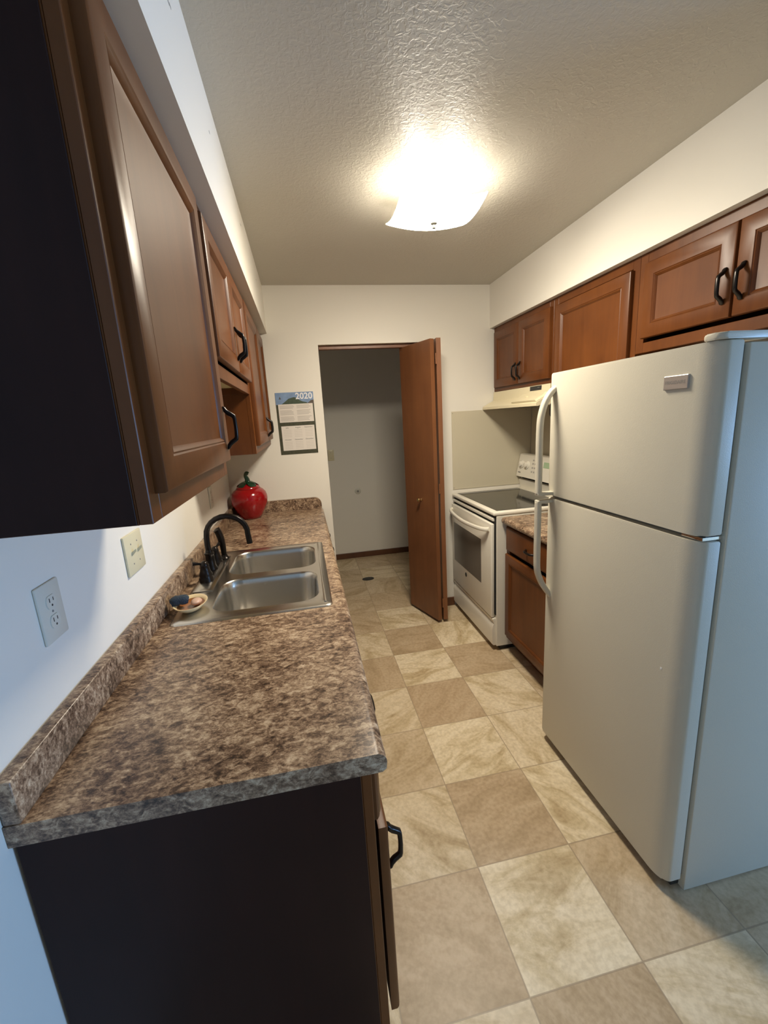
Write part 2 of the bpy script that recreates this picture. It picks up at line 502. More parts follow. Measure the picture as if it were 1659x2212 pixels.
# soffits above the cabinets
sl = tag(obj('wall_soffit_left', B(XL, -0.169, 0.35, YB, ZS, ZC), 'wall'), 'boxed soffit above the left wall cabinets', 'soffit', **S)
for (y, z, w) in ((1.02, 2.302, .012), (1.035, 2.306, .010), (1.385, 2.300, .010), (2.02, 2.336, .022), (2.60, 2.30, .012)):
    obj('scuff_mark', B(-0.1691, -0.1686, y, y + w, z, z + .004), 'grey', sl)
tag(obj('wall_soffit_right', B(1.406, XR, 0.80, YB, ZS, ZC), 'wall'), 'boxed soffit above the right wall cabinets', 'soffit', **S)

# brown baseboards and the door track
tag(obj('baseboard_pantry', B(-0.70, 1.95, YP - .014, YP, 0, .062, .003), 'basewood'), 'dark brown baseboard along the pantry back wall', 'baseboard', **S)
tag(obj('baseboard_back', B(DX1 + .003, 1.09, YB - .013, YB, 0, .07, .003), 'basewood'), 'short dark brown baseboard beside the folding door', 'baseboard', **S)
tr = tag(obj('trim_1', B(DX0 + .004, DX1 - .004, YB + .035, YB + .085, DZ - .026, DZ - .001, .002), 'doorwood'), 'brown door track under the opening head', 'trim', **S)

# ------------------------------------------------------------------ bifold door
dt = thing('door_1', (0.90, 3.0, 0.0), 'brown bifold pantry door folded open at the right of the opening', 'door', **S)
def leaf(n0, f0, thick, zb, zt):
    n0, f0 = Vector(n0), Vector(f0)
    d = (f0 - n0).normalized(); s = Vector((d.y, -d.x))
    q = [n0, f0, f0 + s * thick, n0 + s * thick]
    return prism(bmesh.new(), [(v.x, v.y) for v in q], zb, zt, .0018)
LF = ((0.866, 2.790), (0.745, 3.145))
l1 = obj('leaf', leaf(*LF, .031, .022, 2.010), 'doorwood', dt)
obj('leaf', leaf((0.9085, 2.795), (0.930, 3.145), .031, .022, 2.014), 'doorwood', dt)
d1 = (Vector(LF[1]) - Vector(LF[0])).normalized(); n1 = Vector((d1.y, -d1.x)) * -1
def on_leaf(t, off, z):
    p = Vector(LF[0]) + d1 * t + n1 * off
    return Vector((p.x, p.y, z))
rotm = Vector((n1.x, n1.y, 0))
bm2 = bmesh.new()
lathe(bm2, (0, 0, 0), [(.010, 0), (.010, .004), (.006, .008), (.006, .016), (.014, .020), (.0165, .027), (.014, .034), (.004, .037)], 20)
q = rotm.to_track_quat('Z', 'Y').to_matrix().to_4x4(); q.translation = on_leaf(.165, 0.0, .925)
bmesh.ops.transform(bm2, matrix=q, verts=bm2.verts)
obj('knob', bm2, 'brass', l1, 40)
for z in (1.885, 1.02, .16):
    obj('hinge', B(.899, .909, 2.785, 2.793, z - .035, z + .035, .001), 'doorwood', dt)
q = rotm.to_track_quat('Z', 'Y').to_matrix().to_4x4(); q.translation = on_leaf(.352, 0.0, 1.985)
bm = lathe(bmesh.new(), (0, 0, 0), [(.0035, 0), (.003, .002)], 10); bmesh.ops.transform(bm, matrix=q, verts=bm.verts)
obj('pin', bm, 'chrome', l1)

# ------------------------------------------------------------------ ceiling lamp
LX, LY = 0.602, 1.835
cl = thing('ceiling_light', (LX, LY, ZC), 'square frosted glass ceiling lamp glowing bright white', 'lamp')
obj('canopy', lathe(bmesh.new(), (LX, LY, ZC), [(.050, -.0005), (.050, -.008), (.040, -.016), (.012, -.020)], 32), 'whiteplate', cl, 40)
bm = bmesh.new()
NN = 16; HX, HY = 0.165, 0.150
rows = []
for k in range(2):
    g = []
    for i in range(NN + 1):
        for j in range(NN + 1):
            u, v = -1 + 2 * i / NN, -1 + 2 * j / NN
            z = 2.281 + 0.021 * (u * u) + 0.026 * (v * v) + 0.004 * k + 0.004 * v
            g.append(bm.verts.new((LX + HX * u, LY + HY * v, z)))
    rows.append(g)
W1 = NN + 1
for i in range(NN):
    for j in range(NN):
        a = i * W1 + j
        for k, g in enumerate(rows): bm.faces.new((g[a], g[a + W1], g[a + W1 + 1], g[a + 1])).material_index = k
edge = [i * W1 for i in range(W1)] + [NN * W1 + j for j in range(1, W1)] + [i * W1 + NN for i in range(NN - 1, -1, -1)] + [j for j in range(NN - 1, 0, -1)]
for a, b in zip(edge, edge[1:] + edge[:1]):
    bm.faces.new((rows[0][a], rows[0][b], rows[1][b], rows[1][a]))
obj('shade', bm, ['lampglass', 'whiteplate'], cl, 40)
bm = bmesh.new()
lathe(bm, (LX, LY, 2.258), [(.002, 0), (.007, .002), (.009, .009), (.006, .014), (.014, .019), (.014, .022)], 16)
obj('finial', bm, 'finial', cl, 40)
bm = lathe(bmesh.new(), (LX, LY, 2.27), [(.003, .0), (.003, .12)], 8)
obj('rod', bm, 'whiteplate', cl)
for s in (-1, 1):
    bx = LX + s * .075
    obj('bulb', lathe(bmesh.new(), (bx, LY, 2.335), [(.003, -.018), (.014, -.013), (.019, 0), (.016, .013), (.010, .024), (.010, .048)], 16), 'bulb', cl, 60)
    pl = bpy.data.lights.new('bulb_glow', 'POINT'); pl.energy = LAMP_BULB; pl.color = (1.0, 0.94, 0.84); pl.shadow_soft_size = .022
    po = bpy.data.objects.new('bulb_glow', pl); COL.objects.link(po); po.parent = cl
    po.location = (s * .075, -.045, 2.335 - ZC)

# ------------------------------------------------------------------ cabinet builders
def panel_door_bm(P, y0, y1, z0, z1, thick=.020, rail=.062, hgt=None):
    """five piece door; P(y, z, d) gives the world point, d = distance out from the face frame."""
    bm = bmesh.new()
    r = rail
    prof = [(0, 0), (0, thick - .006), (.002, thick - .002), (.006, thick), (r - .012, thick), (r - .009, thick - .0025),
            (r - .006, thick - .0010), (r - .002, thick - .004), (r + .002, thick - .009), (r + .010, thick - .0105)]
    loops = []
    for ins, d in prof:
        loops.append([P(y0 + ins, z0 + ins, d), P(y1 - ins, z0 + ins, d), P(y1 - ins, z1 - ins, d), P(y0 + ins, z1 - ins, d)])
    loft(bm, loops)
    return bm

def slab_front_bm(P, y0, y1, z0, z1, thick=.018):
    bm = bmesh.new()
    prof = [(0, 0), (0, thick - .010), (.003, thick - .006), (.012, thick - .001), (.016, thick)]
    loft(bm, [[P(y0 + i, z0 + i, d), P(y1 - i, z0 + i, d), P(y1 - i, z1 - i, d), P(y0 + i, z1 - i, d)] for i, d in prof])
    return bm

def handle_bm(P, yc, zc, base, vertical=True, L=.112, out=.027):
    h = L / 2
    prof = [(-h, .0015, .0060, .0018), (-h + .004, .0040, .0078, .0038), (-h + .011, .0060, .0074, .0054), (-h + .018, .0130, .0062, .0066), (-h + .026, out - .002, .0062, .0060),
            (-h + .033, out, .0066, .0052), (0, out + .001, .0070, .0050), (h - .033, out, .0066, .0052), (h - .026, out - .002, .0062, .0060),
            (h - .018, .0130, .0062, .0066), (h - .011, .0060, .0074, .0054), (h - .004, .0040, .0078, .0038), (h, .0015, .0060, .0018)]
    pts, rads = [], []
    for t, d, ra, rb in prof:
        pts.append(P(yc, zc + t, base + d) if vertical else P(yc + t, zc, base + d)); rads.append((ra, rb))
    side = P(1, 0, 0) - P(0, 0, 0) if vertical else P(0, 1, 0) - P(0, 0, 0)
    return sweep(bmesh.new(), pts, rads, 10, side)

def PL(x):    # faces +X
    return lambda y, z, d: Vector((x + d, y, z))
def PR(x):    # faces -X
    return lambda y, z, d: Vector((x - d, y, z))

def cab_body_bm(xa, xb, y0, y1, z0, z1, xface, floor_up=0.0, t=.018):
    """open carcass with a face frame ring; xface is the front of the frame (xa..xb span wall..front)."""
    bm = bmesh.new()
    lo_, hi_ = min(xa, xb), max(xa, xb)
    s = 1 if xface == hi_ else -1
    fr0, fr1 = (xface - s * .019, xface) if s > 0 else (xface, xface + .019)
    fr0, fr1 = min(fr0, fr1), max(fr0, fr1)
    bx0, bx1 = (lo_, fr0) if s > 0 else (fr1, hi_)
    box(bm, bx0, bx1, y0, y0 + t, z0, z1); box(bm, bx0, bx1, y1 - t, y1, z0, z1)
    box(bm, bx0, bx1, y0 + t, y1 - t, z1 - t, z1)
    wall_x = (lo_, lo_ + .006) if s > 0 else (hi_ - .006, hi_)
    box(bm, *wall_x, y0 + t, y1 - t, z0 + floor_up + t, z1 - t)
    st = .040
    box(bm, fr0, fr1, y0, y0 + st, z0, z1, .0012, 1); box(bm, fr0, fr1, y1 - st, y1, z0, z1, .0012, 1)
    box(bm, fr0, fr1, y0 + st, y1 - st, z0, z0 + st, .0012, 1); box(bm, fr0, fr1, y0 + st, y1 - st, z1 - st, z1, .0012, 1)
    return bm, (bx0, bx1)

def upper(name, label, xwall, xface, y0, y1, z0, z1, doors, P, floor_up=.02, pale=True, group=None, end=False):
    t = thing(name, ((xwall + xface) / 2, (y0 + y1) / 2, z0), label, 'cabinet', group)
    bm, (bx0, bx1) = cab_body_bm(xwall, xface, y0, y1, z0, z1, xface, floor_up)
    obj('body', bm, 'cab', t)
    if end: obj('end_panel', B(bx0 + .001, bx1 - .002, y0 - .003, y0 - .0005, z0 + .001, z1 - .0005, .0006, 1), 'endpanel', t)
    obj('bottom_panel', B(bx0 + .001, bx1, y0 + .018, y1 - .018, z0 + floor_up, z0 + floor_up + .012), 'cabin' if pale else 'cab', t)
    for (a, b, zb, zt, hy, hz, hv) in doors:
        d = obj('door', panel_door_bm(P, a, b, zb, zt), 'cab', t, 35)
        if hy is not None:
            tag(obj('handle', handle_bm(P, hy, hz, .020), 'bronze', d, 50), 'black curved pull handle')
    return t

GL, GR = 'wall cabinets on the left wall', 'wall cabinets on the right wall'
XFL = -0.221
upper('wall_cabinet', 'dark brown single door wall cabinet nearest the camera, at the left edge', XL, XFL, 0.638, 1.262, 1.392, ZS,
      [(0.664, 1.236, 1.432, 2.078, 1.205, 1.520, 1)], PL(XFL), .012, True, GL, True)
upper('wall_cabinet', 'short brown two door wall cabinet raised above the sink', XL, XFL, 1.263, 2.083, 1.664, ZS,
      [(1.288, 1.680, 1.713, 2.070, 1.652, 1.808, 1), (1.684, 2.062, 1.713, 2.070, 1.712, 1.808, 1)], PL(XFL), .03, True, GL)
upper('wall_cabinet', 'brown two door wall cabinet in the far left corner beside the calendar', XL, XFL, 2.084, 3.058, 1.392, ZS,
      [(2.118, 2.652, 1.428, 2.078, 2.622, 1.512, 1), (2.657, 3.040, 1.428, 2.078, 2.690, 1.512, 1)], PL(XFL), .012, True, GL)
XFR = 1.440
upper('wall_cabinet', 'short brown two door wall cabinet above the range hood', XR, XFR, 2.302, 3.060, 1.667, ZS,
      [(2.676, 3.030, 1.694, 2.078, 2.703, 1.775, 1), (2.316, 2.671, 1.694, 2.078, 2.642, 1.775, 1)], PR(XFR), .012, False, GR)
upper('wall_cabinet', 'brown single door wall cabinet between the hood cabinet and the cabinet above the refrigerator', XR, XFR, 1.682, 2.301, 1.392, ZS,
      [(1.712, 2.262, 1.430, 2.068, 2.235, 1.515, 1)], PR(XFR), .012, False, GR)
upper('wall_cabinet', 'brown two door wall cabinet directly above the refrigerator', XR, XFR, 0.815, 1.681, 1.728, ZS,
      [(1.257, 1.640, 1.783, 2.070, 1.284, 1.884, 1), (0.842, 1.250, 1.783, 2.070, 1.222, 1.884, 1)], PR(XFR), .012, False, GR)

# ------------------------------------------------------------------ left base cabinets
def base_cab(label, xwall, xface, y0, y1, ztop, P, drawers, doors, group, end=False, s=1):
    xwall += s * .004
    t = thing('base_cabinet', ((xwall + xface) / 2, (y0 + y1) / 2, 0), label, 'cabinet', group)
    bm = bmesh.new()
    fr = sorted((xface - s * .019, xface)); bd = sorted((xwall, xface - s * .019)); toe = sorted((xwall, xface - s * .075))
    box(bm, *bd, y0, y0 + .016, .10, ztop, .001, 1); box(bm, *bd, y1 - .016, y1, .10, ztop, .001, 1)
    box(bm, *toe, y0, y0 + .016, 0, .10); box(bm, *toe, y1 - .016, y1, 0, .10)
    box(bm, *bd, y0 + .016, y1 - .016, .10, .118)
    tk = sorted((xface - s * .075, xface - s * .090))
    box(bm, *tk, y0 + .016, y1 - .016, 0, .10)
    st = .038
    box(bm, *fr, y0, y0 + st, .10, ztop, .001, 1); box(bm, *fr, y1 - st, y1, .10, ztop, .001, 1)
    for z0, z1 in ((.10, .14), (.700, .725), (ztop - .035, ztop)):
        box(bm, *fr, y0 + st, y1 - st, z0, z1)
    obj('body', bm, 'cab', t)
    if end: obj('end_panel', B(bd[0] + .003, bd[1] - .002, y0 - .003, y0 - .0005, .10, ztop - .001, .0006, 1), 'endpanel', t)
    for (a, b, zb, zt, hy) in drawers:
        d = obj('drawer', slab_front_bm(P, a, b, zb, zt), 'cab', t, 35)
        if hy is not None: tag(obj('handle', handle_bm(P, hy, (zb + zt) / 2, .018, False), 'bronze', d, 50), 'black curved pull handle')
    for (a, b, zb, zt, hy, hz, ajar) in doors:
        Pd = P
        if ajar:
            def Pd(y, z, d, yh=b, ang=ajar):
                dy, dx = y - yh, d
                return Vector((xface + s * (dx * math.cos(ang) - dy * math.sin(ang)), yh + dy * math.cos(ang) + dx * math.sin(ang), z))
        d = obj('door', panel_door_bm(Pd, a, b, zb, zt), 'cab', t, 35)
        tag(obj('handle', handle_bm(Pd, hy, hz, .020, True), 'bronze', d, 50), 'black curved pull handle')
    return t

XBL = 0.066
ZBD = 0.205
GB = 'base cabinets under the left counter'
base_cab('dark base cabinet at the near end of the left counter, bare end panel facing out', XL, XBL, 0.672, 1.262, .872, PL(XBL),
         [(0.692, 1.242, .735, .853, .967)], [(0.690, 1.242, ZBD, .714, .712, .640, .014)], GB, True)
base_cab('base cabinet below the steel sink, mostly hidden under the counter edge', XL, XBL, 1.263, 2.083, .872, PL(XBL),
         [(1.285, 1.668, .735, .853, None), (1.676, 2.061, .735, .853, None)],
         [(1.285, 1.668, ZBD, .722, 1.640, .655, 0), (1.676, 2.061, ZBD, .722, 1.704, .655, 0)], GB)
base_cab('base cabinet under the far end of the left counter, drawer pulls peeking past the edge', XL, XBL, 2.084, YB - .001, .872, PL(XBL),
         [(2.106, 2.560, .735, .853, 2.38), (2.568, 3.040, .735, .853, 2.70)],
         [(2.106, 2.560, ZBD, .722, 2.532, .655, 0), (2.568, 3.040, ZBD, .722, 2.596, .655, 0)], GB)

# ------------------------------------------------------------------ left counter
CZ, CB, CY0, CXF = 0.914, 0.873, 0.663, 0.097
ct = thing('countertop', (-0.22, 1.86, CB), 'brown speckled laminate countertop along the left wall', 'countertop', None)
HOLE = (-0.388, 0.020, 1.372, 2.092)
def strip_profile():
    # front bullnose, from the flat top round to the underside
    pts = [(0.030, CZ)]
    for k in range(9):
        a = math.radians(90 - 100 * k / 8)
        pts.append((CXF - .020 + .020 * math.cos(a), CZ - .020 + .020 * math.sin(a)))
    pts += [(CXF - .002, CB + .006), (CXF - .010, CB), (0.030, CB)]
    return pts
bm = bmesh.new()
pr = strip_profile()
loft(bm, [[Vector((x, y, z)) for x, z in pr] for y in (CY0, CY0 + .0015, YB - .021)], True, True)
# flat top with the sink cut-out
xa, xb = XL + .001, 0.030
outer = [(xa, CY0), (xb, CY0), (xb, YB - .001), (xa, YB - .001)]
hx0, hx1, hy0, hy1 = HOLE
def ring(zz):
    o = [bm.verts.new((x, y, zz)) for x, y in outer]
    h = [bm.verts.new((x, y, zz)) for x, y in ((hx0, hy0), (hx1, hy0), (hx1, hy1), (hx0, hy1))]
    for i in range(4): bm.faces.new((o[i], o[(i + 1) % 4], h[(i + 1) % 4], h[i]))
    return o, h
oa, ha = ring(CZ); ob, hb = ring(CB)
for i in range(4):
    bm.faces.new((oa[i], oa[(i + 1) % 4], ob[(i + 1) % 4], ob[i])); bm.faces.new((ha[i], ha[(i + 1) % 4], hb[(i + 1) % 4], hb[i]))
obj('top', bm, 'lam', ct, 50)
bm = bmesh.new()
box(bm, XL + .001, -0.507, CY0 + .0005, YB - .001, CZ - .001, .994, .004, 2)
obj('backsplash', bm, 'lam', ct, 50)
bm = bmesh.new()
# end backsplash, its free end rounded
pts = [(-0.508, CZ), (0.088, CZ)]
for k in range(9):
    a = math.radians(90 * k / 8)
    pts.append((0.088 - .050 + .050 * math.cos(a), .994 - .050 + .050 * math.sin(a)))
pts.append((-0.508, .994))
loft(bm, [[Vector((x, y, z)) for x, z in pts] for y in (YB - .021, YB - .0005)])
obj('backsplash', bm, 'lam', ct, 40)

# ------------------------------------------------------------------ sink
sk = thing('kitchen_sink', (-0.21, 1.733, CZ), 'double bowl stainless steel sink set in the left counter', 'sink')
SX0, SX1, SY0, SY1, SZ = -0.478, 0.046, 1.336, 2.132, CZ + .006
bowls = [(-0.366, 0.004, 1.392, 1.700), (-0.366, 0.004, 1.752, 2.076)]
bm = bmesh.new()
def edges_of(lp):
    vs = [bm.verts.new(p) for p in lp]
    return vs, [bm.edges.new((vs[i], vs[(i + 1) % len(vs)])) for i in range(len(vs))]
top_o = rrect(SX0 + .008, SX1 - .008, SY0 + .008, SY1 - .008, .018, SZ)
vo, eo = edges_of(top_o)
allE = list(eo)
for (a, b, c, d) in bowls:
    vh, eh = edges_of(rrect(a, b, c, d, .070, SZ, 8)); allE += eh
bmesh.ops.triangle_fill(bm, use_beauty=True, use_dissolve=False, edges=allE)
# rolled rim
r1 = [bm.verts.new(p) for p in rrect(SX0 + .003, SX1 - .003, SY0 + .003, SY1 - .003, .020, SZ - .002)]
r2 = [bm.verts.new(p) for p in rrect(SX0, SX1, SY0, SY1, .022, CZ + .0005)]
for A_, B_ in ((vo, r1), (r1, r2)):
    for i in range(len(A_)):
        j = (i + 1) % len(A_); bm.faces.new((A_[i], A_[j], B_[j], B_[i]))
obj('deck', bm, 'steel', sk, 40)
for (a, b, c, d) in bowls:
    bm = bmesh.new()
    loops = []
    for ins, dz, r in ((0, 0, .070), (.002, -.002, .069), (.005, -.008, .068), (.009, -.03, .066), (.016, -.135, .062), (.022, -.158, .060), (.036, -.170, .056), (.055, -.175, .045), (.120, -.178, .02)):
        loops.append(rrect(a + ins, b - ins, c + ins, d - ins, r, SZ + dz, 8))
    loft(bm, loops, False, True)
    bw = obj('bowl', bm, 'steel', sk, 50)
    obj('drain', lathe(bmesh.new(), ((a + b) / 2, (c + d) / 2, SZ - .178), [(.040, .0005), (.038, .004), (.030, .003), (.028, .001)], 24), 'chrome', bw, 40)
bm = bmesh.new()
obj('ledge', box(bm, SX0 + .012, -0.392, 1.600, 2.034, SZ, SZ + .004, .003), 'steel', sk, 40)
obj('rim_groove', B(0.018, 0.026, SY0 + .03, SY1 - .03, SZ, SZ + .003, .0012), 'steel', sk, 40)

# faucet with gooseneck
FX, FY, FZ = -0.435, 1.815, SZ + .004
ft = thing('faucet', (FX, FY, FZ), 'black gooseneck faucet with two lever handles behind the sink', 'faucet')
bm = bmesh.new()
loft(bm, [[Vector((FX + .028 * k * math.cos(a), FY + dy * 1.0 + .028 * k * math.sin(a), FZ + h)) for a, dy in
           [(math.radians(90 * q / 6) - 0, .105) for q in range(13)] + [(math.radians(180 + 90 * q / 6), -.105) for q in range(13)]] for k, h in ((1, 0), (1, .008), (.82, .014))])
obj('base_plate', bm, 'bronze', ft, 40)
bm = bmesh.new()
lathe(bm, (FX, FY, FZ), [(.026, .010), (.027, .018), (.021, .030), (.019, .055), (.018, .078), (.020, .080), (.020, .086), (.015, .090), (.015, .096), (.012, .100)], 24)
pth = [(FX, FY, FZ + .095), (FX - .002, FY, FZ + .125), (FX - .001, FY, FZ + .150)]
R = .083
for k in range(0, 13):
    a = math.radians(180 - 15.5 * k)
    pth.append((FX + R + R * math.cos(a) + .0, FY, FZ + .160 + R * .93 * math.sin(a)))
pth.append((pth[-1][0] + .004, FY, pth[-1][2] - .042)); 
sweep(bm, pth, [(.0115, .0115)] * (len(pth) - 1) + [(.012, .012)], 14, (0, 1, 0))
obj('spout', bm, 'bronze', ft, 50)
for s, yy in ((-1, FY - .105), (1, FY + .105)):
    bm = bmesh.new()
    lathe(bm, (FX, yy, FZ), [(.028, .006), (.028, .014), (.024, .020), (.026, .028), (.020, .044), (.016, .062), (.017, .066), (.013, .078), (.006, .084)], 22)
    ex = (-.040, -.010) if s < 0 else (.010, .055)
    sweep(bm, [(FX, yy, FZ + .070), (FX + ex[0] * .5, yy + ex[1] * .5, FZ + .076), (FX + ex[0], yy + ex[1], FZ + .080)], [(.006, .006), (.005, .005), (.008, .007)], 10, (0, 0, 1))
    obj('handle', bm, 'bronze', ft, 50)
sp = thing('side_sprayer', (-0.413, 1.995, FZ), 'upright black side sprayer at the far side of the faucet', 'sprayer')
bm = lathe(bmesh.new(), (-0.413, 1.995, FZ), [(.022, 0), (.022, .005), (.015, .012), (.013, .020)], 20)
obj('base', bm, 'bronze', sp, 40)
bm = bmesh.new()
sweep(bm, smooth_path([(-.413, 1.995, FZ + .018), (-.414, 1.995, FZ + .06), (-.418, 1.995, FZ + .10), (-.426, 1.993, FZ + .132), (-.432, 1.990, FZ + .146)], 5),
      [(.011 + .006 * min(1, i / 9), .011 + .004 * min(1, i / 9)) for i in range(20)] + [(.010, .008)], 14, (0, 1, 0))
obj('spray_head', bm, 'bronze', sp, 50)

# soap dish with a scrubber and a piece of soap
DC = Vector((-0.432, 1.452, SZ))
dh = thing('soap_dish', DC, 'oval cream soap dish with brown inside on the sink corner', 'dish')
def oval(a, b, z): return [Vector((DC.x + a * math.cos(2 * math.pi * k / 36), DC.y + b * math.sin(2 * math.pi * k / 36), DC.z + z)) for k in range(36)]
bm = bmesh.new()
loft(bm, [oval(.022, .030, 0), oval(.030, .042, .003), oval(.044, .060, .014), oval(.053, .069, .023), oval(.054, .070, .026), oval(.050, .066, .0255), oval(.043, .058, .017)], True, False)
bd = obj('bowl', bm, 'cream', dh, 60)
bm = bmesh.new()
loft(bm, [oval(.043, .058, .017), oval(.034, .047, .011), oval(.018, .026, .009)], False, True)
tag(obj('inside', bm, 'brownglaze', dh, 60), 'brown glazed inside')
sp_ = bmesh.new()
pts = []
for k in range(7):
    t = k / 6
    pts.append((-0.490 + .052 * t, 1.440 + .012 * t, SZ + .034 + .006 * math.sin(t * 3)))
sweep(sp_, pts, [(.013, .012), (.017, .015), (.018, .016), (.017, .015), (.018, .016), (.017, .015), (.011, .011)], 14, (0, 1, 0))
for v in sp_.verts: v.co += Vector((random.uniform(-1, 1), random.uniform(-1, 1), random.uniform(-1, 1))) * .0016
tag(obj('scrubber', sp_, 'sponge', None, 60), 'rolled dark blue scrubber lying across the soap dish', 'sponge')
sb = bmesh.new()
bmesh.ops.create_icosphere(sb, subdivisions=3, radius=1.0)
for v in sb.verts: v.co = Vector((-0.415 + .018 * v.co.x, 1.458 + .024 * v.co.y, SZ + .022 + .011 * v.co.z))
tag(obj('soap_bar', sb, 'soap', None, 60), 'small pinkish worn soap piece in the soap dish', 'soap')

# red apple-shaped cookie jar
JC = Vector((-0.394, 2.925, CZ))
jr = thing('cookie_jar', JC, 'glossy red fruit shaped jar with green stem in the far counter corner', 'jar')
lob = lambda a, h: 1 + .018 * math.cos(5 * a + .6) * max(0, 1 - abs(h - .10) / .12)
bm = bmesh.new()
lathe(bm, JC, [(.058, .0), (.066, .004), (.078, .025), (.098, .062), (.113, .098), (.119, .128), (.118, .152), (.110, .176), (.094, .194), (.081, .202), (.078, .198)], 56, mod=lob)
obj('body', bm, 'red', jr, 60)
bm = bmesh.new()
lathe(bm, JC, [(.076, .198), (.079, .203), (.079, .207), (.068, .220), (.046, .233), (.022, .239), (.003, .240)], 48)
ld_ = obj('lid', bm, 'red', jr, 60)
bm = bmesh.new()
for q in range(5):
    a0 = 2 * math.pi * q / 5 - .9
    loops = []
    for k in range(6):
        t = k / 5
        rr = .008 + .062 * t
        w = .027 * math.sin(math.pi * min(1, .25 + .75 * (1 - t)) ) + .002
        c = JC + Vector((rr * math.cos(a0), rr * math.sin(a0), .249 - .030 * t ** 2))
        sd = Vector((-math.sin(a0), math.cos(a0), 0))
        loops.append([c - sd * w, c + Vector((0, 0, .004)), c + sd * w, c - Vector((0, 0, .006))])
    loft(bm, loops)
obj('leaf', bm, 'green', ld_, 60)
bm = bmesh.new()
st_pts = smooth_path([JC + Vector((0, 0, .238)), JC + Vector((.002, 0, .262)), JC + Vector((-.006, -.004, .288)), JC + Vector((.002, -.006, .306)), JC + Vector((.016, -.008, .300))], 5)
sweep(bm, st_pts, [(.020 - .0085 * min(1, i / 10), .020 - .0085 * min(1, i / 10)) for i in range(len(st_pts))], 12, (0, 1, 0))
obj('stem', bm, 'green', ld_, 60)

# ------------------------------------------------------------------ wall plates
def outlet(label, y, z, w=.079, h=.120, mat='whiteplate'):
    t = thing('wall_outlet', (XL, y, z), label, 'outlet', 'outlets on the left wall')
    obj('cover_plate', B(XL, XL + .006, y - w / 2, y + w / 2, z - h / 2, z + h / 2, .003), mat, t, 40)
    for s in (-1, 1):
        zc = z + s * .0205
        bm = bmesh.new()
        lp = []
        for k in range(24):
            a = 2 * math.pi * k / 24
            lp.append((.0172 * math.cos(a), max(-.0135, min(.0135, .0172 * math.sin(a)))))
        loft(bm, [[Vector((XL + .006, y + p, zc + q)) for p, q in lp], [Vector((XL + .0078, y + p * .97, zc + q * .97)) for p, q in lp]])
        so = obj('socket', bm, mat, t)
        bm = bmesh.new()
        for dy, hh in ((-.0063, .0085), (.0063, .0070)):
            box(bm, XL + .0077, XL + .0081, y + dy - .0011, y + dy + .0011, zc + .002 - hh / 2 + .002, zc + .002 + hh / 2 + .002)
        lathe(bm, (XL + .0077, y, zc - .0075), [(.0024, 0), (.0024, .0004)], 10, 'X')
        obj('slot', bm, 'dark', so)
    obj('screw', lathe(bmesh.new(), (XL + .006, y, z), [(.0028, 0), (.0022, .001)], 10, 'X'), 'grey', t)
    return t
outlet('ivory double outlet on the left wall nearest the camera', .904, 1.180)
outlet('small outlet on the left wall behind the faucet, near the red jar', 2.444, 1.150)
sw = thing('light_switch', (XL, 1.337, 1.172), 'ivory double toggle switch plate on the left wall under the near cabinet', 'switch')
obj('cover_plate', B(XL, XL + .007, 1.272, 1.402, 1.112, 1.232, .003), 'ivory', sw, 40)
for yy in (1.314, 1.360):
    bm = bmesh.new()
    loft(bm, [[Vector((XL + .006 + .014 * t, yy + a * (1 - .25 * t), 1.172 + .004 * t + .008 * t + b * (1 - .35 * t))) for a, b in ((-.004, -.006), (.004, -.006), (.004, .006), (-.004, .006))] for t in (0, .5, 1)])
    obj('toggle', bm, 'ivory', sw)
    for dz in (-.030, .030):
        obj('screw', lathe(bmesh.new(), (XL + .007, yy, 1.172 + dz), [(.0028, 0), (.0022, .001)], 10, 'X'), 'grey', sw)
bp_ = thing('blank_plate', (.275, YP, 1.170), 'plain tan wall plate on the pantry back wall', 'wall plate')
obj('cover_plate', B(.242, .308, YP - .006, YP, 1.112, 1.229, .002), 'ivory', bp_, 40)
for dz in (-.03, .03): obj('screw', lathe(bmesh.new(), (.275, YP - .0062, 1.17 + dz), [(.003, 0), (.003, -.0006)], 10, 'Y'), 'grey', bp_)
rp = thing('round_cover', (.537, YP, .758), 'small round cover low on the pantry back wall', 'wall plate')
obj('disc', lathe(bmesh.new(), (.537, YP, .758), [(.034, 0), (.034, -.004), (.030, -.007), (.010, -.007)], 28, 'Y'), 'whiteplate', rp, 40)
obj('hole', lathe(bmesh.new(), (.537, YP - .0072, .758), [(.012, 0), (.012, -.001)], 16, 'Y'), 'grey', rp)
dr = thing('floor_drain', (.494, 3.86, 0), 'dark oval grate in the pantry floor', 'floor drain')
bm = bmesh.new()
ov = [(.058 * math.cos(2 * math.pi * k / 28), .040 * math.sin(2 * math.pi * k / 28)) for k in range(28)]
loft(bm, [[Vector((.494 + x * s, 3.86 + y * s, z)) for x, y in ov] for s, z in ((1, .0), (1, .004), (.9, .006), (.86, .003))])
obj('rim', bm, 'drain', dr, 40)
bm = bmesh.new()
for k in range(-3, 4): box(bm, .494 + k * .013 - .003, .494 + k * .013 + .003, 3.86 - .028, 3.86 + .028, .003, .0055)
obj('grate', bm, 'drain', dr)

